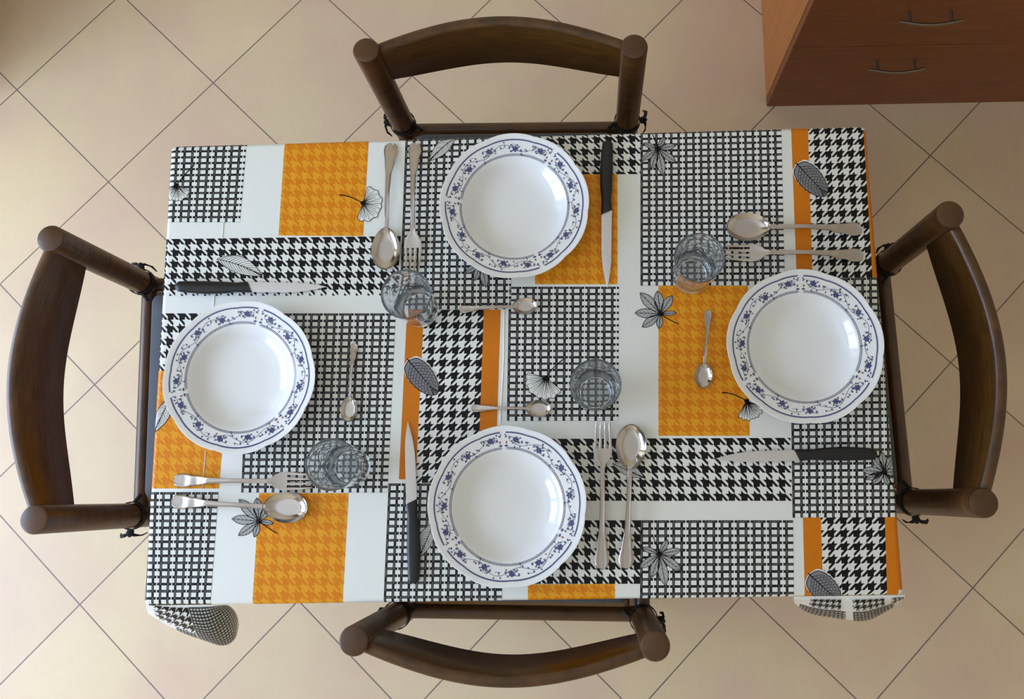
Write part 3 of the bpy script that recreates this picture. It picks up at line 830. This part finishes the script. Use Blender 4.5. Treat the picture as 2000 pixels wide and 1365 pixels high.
# ------------------------------------------------------------------ cutlery (local +y from handle end to tip)
def lerp_tab(tab, s):
    if s <= tab[0][0]: return tab[0][1:]
    for i in range(len(tab) - 1):
        if s <= tab[i+1][0]:
            t = (s - tab[i][0]) / (tab[i+1][0] - tab[i][0]); t2 = t*t*(3 - 2*t)
            return tuple(a + (c - a) * t2 for a, c in zip(tab[i][1:], tab[i+1][1:]))
    return tab[-1][1:]
def blade_body(b, ys, fn, th, nx=10, xc=None):
    """fn(y) -> half width, centre z (underside), cup depth, edge ridge"""
    L = []
    for y in ys:
        w_, z, cup, rdg = fn(y); w_ = max(w_, 0.0002); x0 = xc(y) if xc else 0
        top, bot = [], []
        for k in range(nx + 1):
            u = -1 + 2*k/nx; x = x0 + w_*u; zz = z + cup*(u*u) 
            er = rdg * (1 if 0.62 < abs(u) < 0.95 else 0)
            ed = 0.72 if abs(u) > 0.99 else 1.0
            top.append((x, y, zz + th*ed + er)); bot.append((x, y, zz + (th*(1-ed))))
        L.append(top + bot[::-1])
    b.rings(L)
def handle_fn(L0, L, s, wend=0.0100):
    tab = [(0.0, 0.0008, 0.0), (0.0012*s, wend*0.62, 0.0), (0.005*s, wend*0.92, 0.0), (0.012*s, wend, 0.0004), (0.030*s, wend*0.72, 0.004), (0.055*s, wend*0.42, 0.010), (0.085*s, 0.0034*s, 0.0125), (L, 0.0032*s, 0.0085)]
    def f(y):
        w_, z = lerp_tab(tab, y); return w_, z*s, 0.0, 0.0005
    return f
def make_spoon(name, L, BL, BW, s, label_cat, wend, neck):
    t = thing(name, '', label_cat)
    hl = L - BL + 0.004*s
    b = MB(); fh = handle_fn(0, hl, s, wend)
    ys = [0, .0006*s, .0014*s, .003*s, .005*s, .008*s, .012*s] + [.012*s + (hl - .012*s)*k/26 for k in range(1, 27)]
    def f2(y):
        w_, z, c, r = fh(y)
        if y > hl - 0.02*s: r = 0; 
        return w_, z, c, r
    blade_body(b, ys, f2, 0.0019*s, 12); b.build('handle', M['steel_worn'], t, True, 50)
    b = MB(); LB = []
    n = 30; y0 = L - BL
    ys = [y0 + BL*(0.5 - 0.5*cos(PI*k/n)) for k in range(n+1)]
    dep = 0.0105*s
    Ls = []
    for i, y in enumerate(ys):
        u = min(1.0, max(0.0, (y - y0)/BL))
        egg = max(0.0, 1 - (2*u - 1)**2) ** 0.5
        w_ = BW/2 * egg * (0.86 + 0.30*u - 0.16*u*u)/0.98
        w_ = max(w_, neck * (1 if u < 0.06 else 0), 0.0003)
        rim = 0.0115*s*(1 - u) ** 2 + 0.0042*s*u + 0.0012*s
        rim = (0.0085*s)*(1-u)**1.3 + 0.0070*s*u**1.5 + 0.0022*s*(1)
        top, bot = [], []
        nx = 16
        for k in range(nx + 1):
            q = -1 + 2*k/nx; d = dep * (egg ** 1.2) * (1 - abs(q)**2.2) * 0.98
            z = max(rim - d, 0.0006*s)
            top.append((w_*q, y, z + 0.0011*s)); bot.append((w_*q*1.01, y, z))
        Ls.append(top + bot[::-1])
    b.rings(Ls); b.build('bowl', M['steel'], t, True, 60)
    return t
def make_fork():
    L, s = 0.200, 1.0; t = thing('fork', '', 'fork'); hl = 0.137
    b = MB(); fh = handle_fn(0, hl, s, 0.0098)
    ys = [0, .0006, .0014, .003, .005, .008, .012] + [.012 + (hl - .012)*k/26 for k in range(1, 27)]
    blade_body(b, ys, lambda y: fh(y) if y < hl - .03 else fh(y)[:3] + (0,), 0.0019, 12); b.build('handle', M['steel_worn'], t, True, 50)
    b = MB(); hd = 0.0128
    def zf(y):
        u = (y - 0.135)/0.065; return 0.0085*(1-u)**2 * 1.0 + 0.0085*(2*u*(1-u))*0.05 + 0.0105*u*u*u*0.7 + 0.0004
    tab = [(0.135, 0.0032), (0.140, 0.0040), (0.148, 0.0095), (0.154, 0.0125), (0.163, 0.0130)]
    blade_body(b, [0.135 + 0.028*k/14 for k in range(15)], lambda y: (lerp_tab(tab, y)[0], zf(y), 0.0008, 0), 0.0017, 12)
    for k in range(4):
        xc0 = (-1.5 + k) * 0.0068
        def xc(y, k=k): return (-1.5 + k) * (0.0072 - 0.0012*(y - 0.162)/0.038)
        def fn(y):
            u = (y - 0.161)/0.039; return (0.0022*(1 - u) + 0.0011*u if u < 0.95 else 0.0005), zf(y), 0.0, 0
        blade_body(b, [0.161 + 0.039*k2/14 for k2 in range(15)], fn, 0.0016, 4, xc)
    b.build('tined_head', M['steel'], t, True, 50)
    return t
def make_knife():
    L, hl = 0.2205, 0.109; t = thing('table_knife', '', 'knife')
    b = MB()
    tab = [(0, 0.004, 0.000), (0.004, 0.0078, 0), (0.020, 0.0088, 0), (0.045, 0.0096, 0), (0.070, 0.0088, 0), (0.090, 0.0072, 0), (0.103, 0.0078, 0), (0.109, 0.0082, 0)]
    Ls = []
    for k in range(31):
        y = hl*k/30; w_ = lerp_tab(tab, y)[0]; xo = 0.0014*sin(PI*y/hl*1.0); th = 0.0052 if y > 0.006 else 0.0036 + y*0.25
        th *= 1 - 0.22*max(0, (y - 0.085)/0.024)
        ring = []
        for j in range(20):
            a = 2*PI*j/20; c_, s2 = cos(a), sin(a)
            ring.append((xo + w_*math.copysign(abs(c_)**0.75, c_), y if k not in (29, 30) else y + (0.004*c_ if k == 30 else 0.002*c_), 0.0056 + th*math.copysign(abs(s2)**0.8, s2)))
        Ls.append(ring)
    b.rings(Ls); b.build('handle', M['plastic'], t, True, 50)
    b = MB(); Ls = []
    for k in range(41):
        u = k/40; y = hl - 0.004 + (L - hl + 0.004)*u
        sp = -0.0074 + (0.0 if u < 0.62 else 0.0050*((u - 0.62)/0.38)**2.0)      # back of the blade
        ed = 0.0076 - (0.0012*u) - (0.0 if u < 0.45 else 0.0088*((u - 0.45)/0.55)**2.2)
        if ed - sp < 0.0004: ed = sp + 0.0004
        zb = 0.0050*(1 - u) + 0.0006; th = 0.0009*(1 - 0.4*u)
        Ls.append([(sp, y, zb - th), (sp, y, zb + th), (sp + (ed - sp)*0.7, y, zb + th*0.9), (ed, y, zb + 0.00015), (ed, y, zb - 0.00015), (sp + (ed - sp)*0.7, y, zb - th*0.9)])
    b.rings(Ls); b.build('blade', M['blade'], t, True, 20)
    return t
def place(proto_fn, items, group, zoff, L):
    proto = proto_fn()
    for k, (a, c, lab) in enumerate(items):
        A, B_ = un(*a, ZT + 0.004), un(*c, ZT + 0.006); d = B_ - A; rz = math.atan2(-d.x, d.y)
        mid = (A + B_)/2; dl = Vector((d.x, d.y, 0)).normalized(); loc = mid - dl*L/2; loc.z = zoff
        o = proto if k == 0 else dup(proto, (0, 0, 0), (0, 0, 0), lab)
        o.location = loc; o.rotation_euler = (0, 0, rz); o['label'] = lab; o['group'] = group
place(lambda: make_spoon('tablespoon', 0.196, 0.063, 0.0425, 1.0, 'spoon', 0.0100, 0.0034),
      [((763, 281), (753, 526), 'steel tablespoon beside the upper fork, bowl toward the glass'),
       ((335, 979), (602, 993), 'steel tablespoon at lower left, its bowl over an orange patch'),
       ((1683, 447), (1418, 444), 'steel tablespoon above the right-hand fork, its bowl reflecting orange'),
       ((1222, 1114), (1234, 825), 'steel tablespoon right of the front fork, handle toward the front edge')], 'steel tablespoons', ZC, 0.196)
place(make_fork, [((810, 277), (806, 534), 'steel fork left of the top plate, tips at a glass'),
       ((339, 938), (612, 940), 'steel fork at lower left, tips touching a glass'),
       ((1686, 498), (1414, 493), 'steel fork lying above the right-hand plate'),
       ((1175, 1112), (1178, 823), 'steel fork right of the front plate')], 'steel forks', ZC, 0.200)
place(make_knife, [((1187, 279), (1183, 559), 'black-handled knife right of the top plate'),
       ((342, 560), (640, 562), 'black-handled knife above the left-hand plate'),
       ((1711, 887), (1398, 892), 'black-handled knife below the right-hand plate, over basket weave'),
       ((809, 1138), (799, 823), 'black-handled knife left of the front plate, blade on an orange stripe')], 'black-handled table knives', ZC, 0.2205)
place(lambda: make_spoon('teaspoon', 0.113, 0.036, 0.0245, 0.62, 'teaspoon', 0.0058, 0.0022),
      [((692, 668), (680, 826), 'teaspoon pointing down the table right of the left-hand plate'),
       ((897, 604), (1049, 597), 'teaspoon lying crosswise below the top plate'),
       ((921, 797), (1075, 798), 'teaspoon lying crosswise above the front plate'),
       ((1384, 606), (1372, 758), 'teaspoon on the orange patch left of the right-hand plate')], 'teaspoons', ZC, 0.113)

# ------------------------------------------------------------------ drawer cabinet
cx0, cy0 = 0.5207, 0.6663
cb = thing('drawer_cabinet', 'orange-brown wooden cabinet with wide drawers standing on the floor at the top right', 'cabinet', (cx0, cy0, 0), -0.012)
CWD, CDP, CHT = 1.25, 0.50, 0.88
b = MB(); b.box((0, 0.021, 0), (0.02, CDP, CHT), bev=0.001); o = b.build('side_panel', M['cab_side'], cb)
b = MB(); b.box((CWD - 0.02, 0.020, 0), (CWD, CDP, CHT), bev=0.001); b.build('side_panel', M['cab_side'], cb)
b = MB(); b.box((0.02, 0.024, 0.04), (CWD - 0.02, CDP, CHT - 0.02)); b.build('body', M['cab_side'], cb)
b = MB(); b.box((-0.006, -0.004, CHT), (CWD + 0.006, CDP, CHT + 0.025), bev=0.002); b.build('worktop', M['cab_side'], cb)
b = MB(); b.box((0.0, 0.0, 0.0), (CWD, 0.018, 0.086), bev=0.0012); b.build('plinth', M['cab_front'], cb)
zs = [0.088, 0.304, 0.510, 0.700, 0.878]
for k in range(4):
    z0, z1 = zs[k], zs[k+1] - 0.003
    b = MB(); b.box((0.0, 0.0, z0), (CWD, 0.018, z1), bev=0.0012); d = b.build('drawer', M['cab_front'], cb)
    for hx in (0.222, CWD - 0.222):
        b = MB(); zc = (z0 + z1)/2 + 0.042; pts = [(hx - 0.058 + 0.116*t, -0.019 - 0.008*sin(PI*t), zc) for t in [q/12 for q in range(13)]]
        b.tube(pts, [0.0022] + [0.0034]*11 + [0.0022], 8)
        for sx in (-0.038, 0.038): b.tube([(hx + sx, 0.001, zc), (hx + sx, -0.024, zc)], 0.003, 8)
        b.build('handle', M['nickel'], d, True)
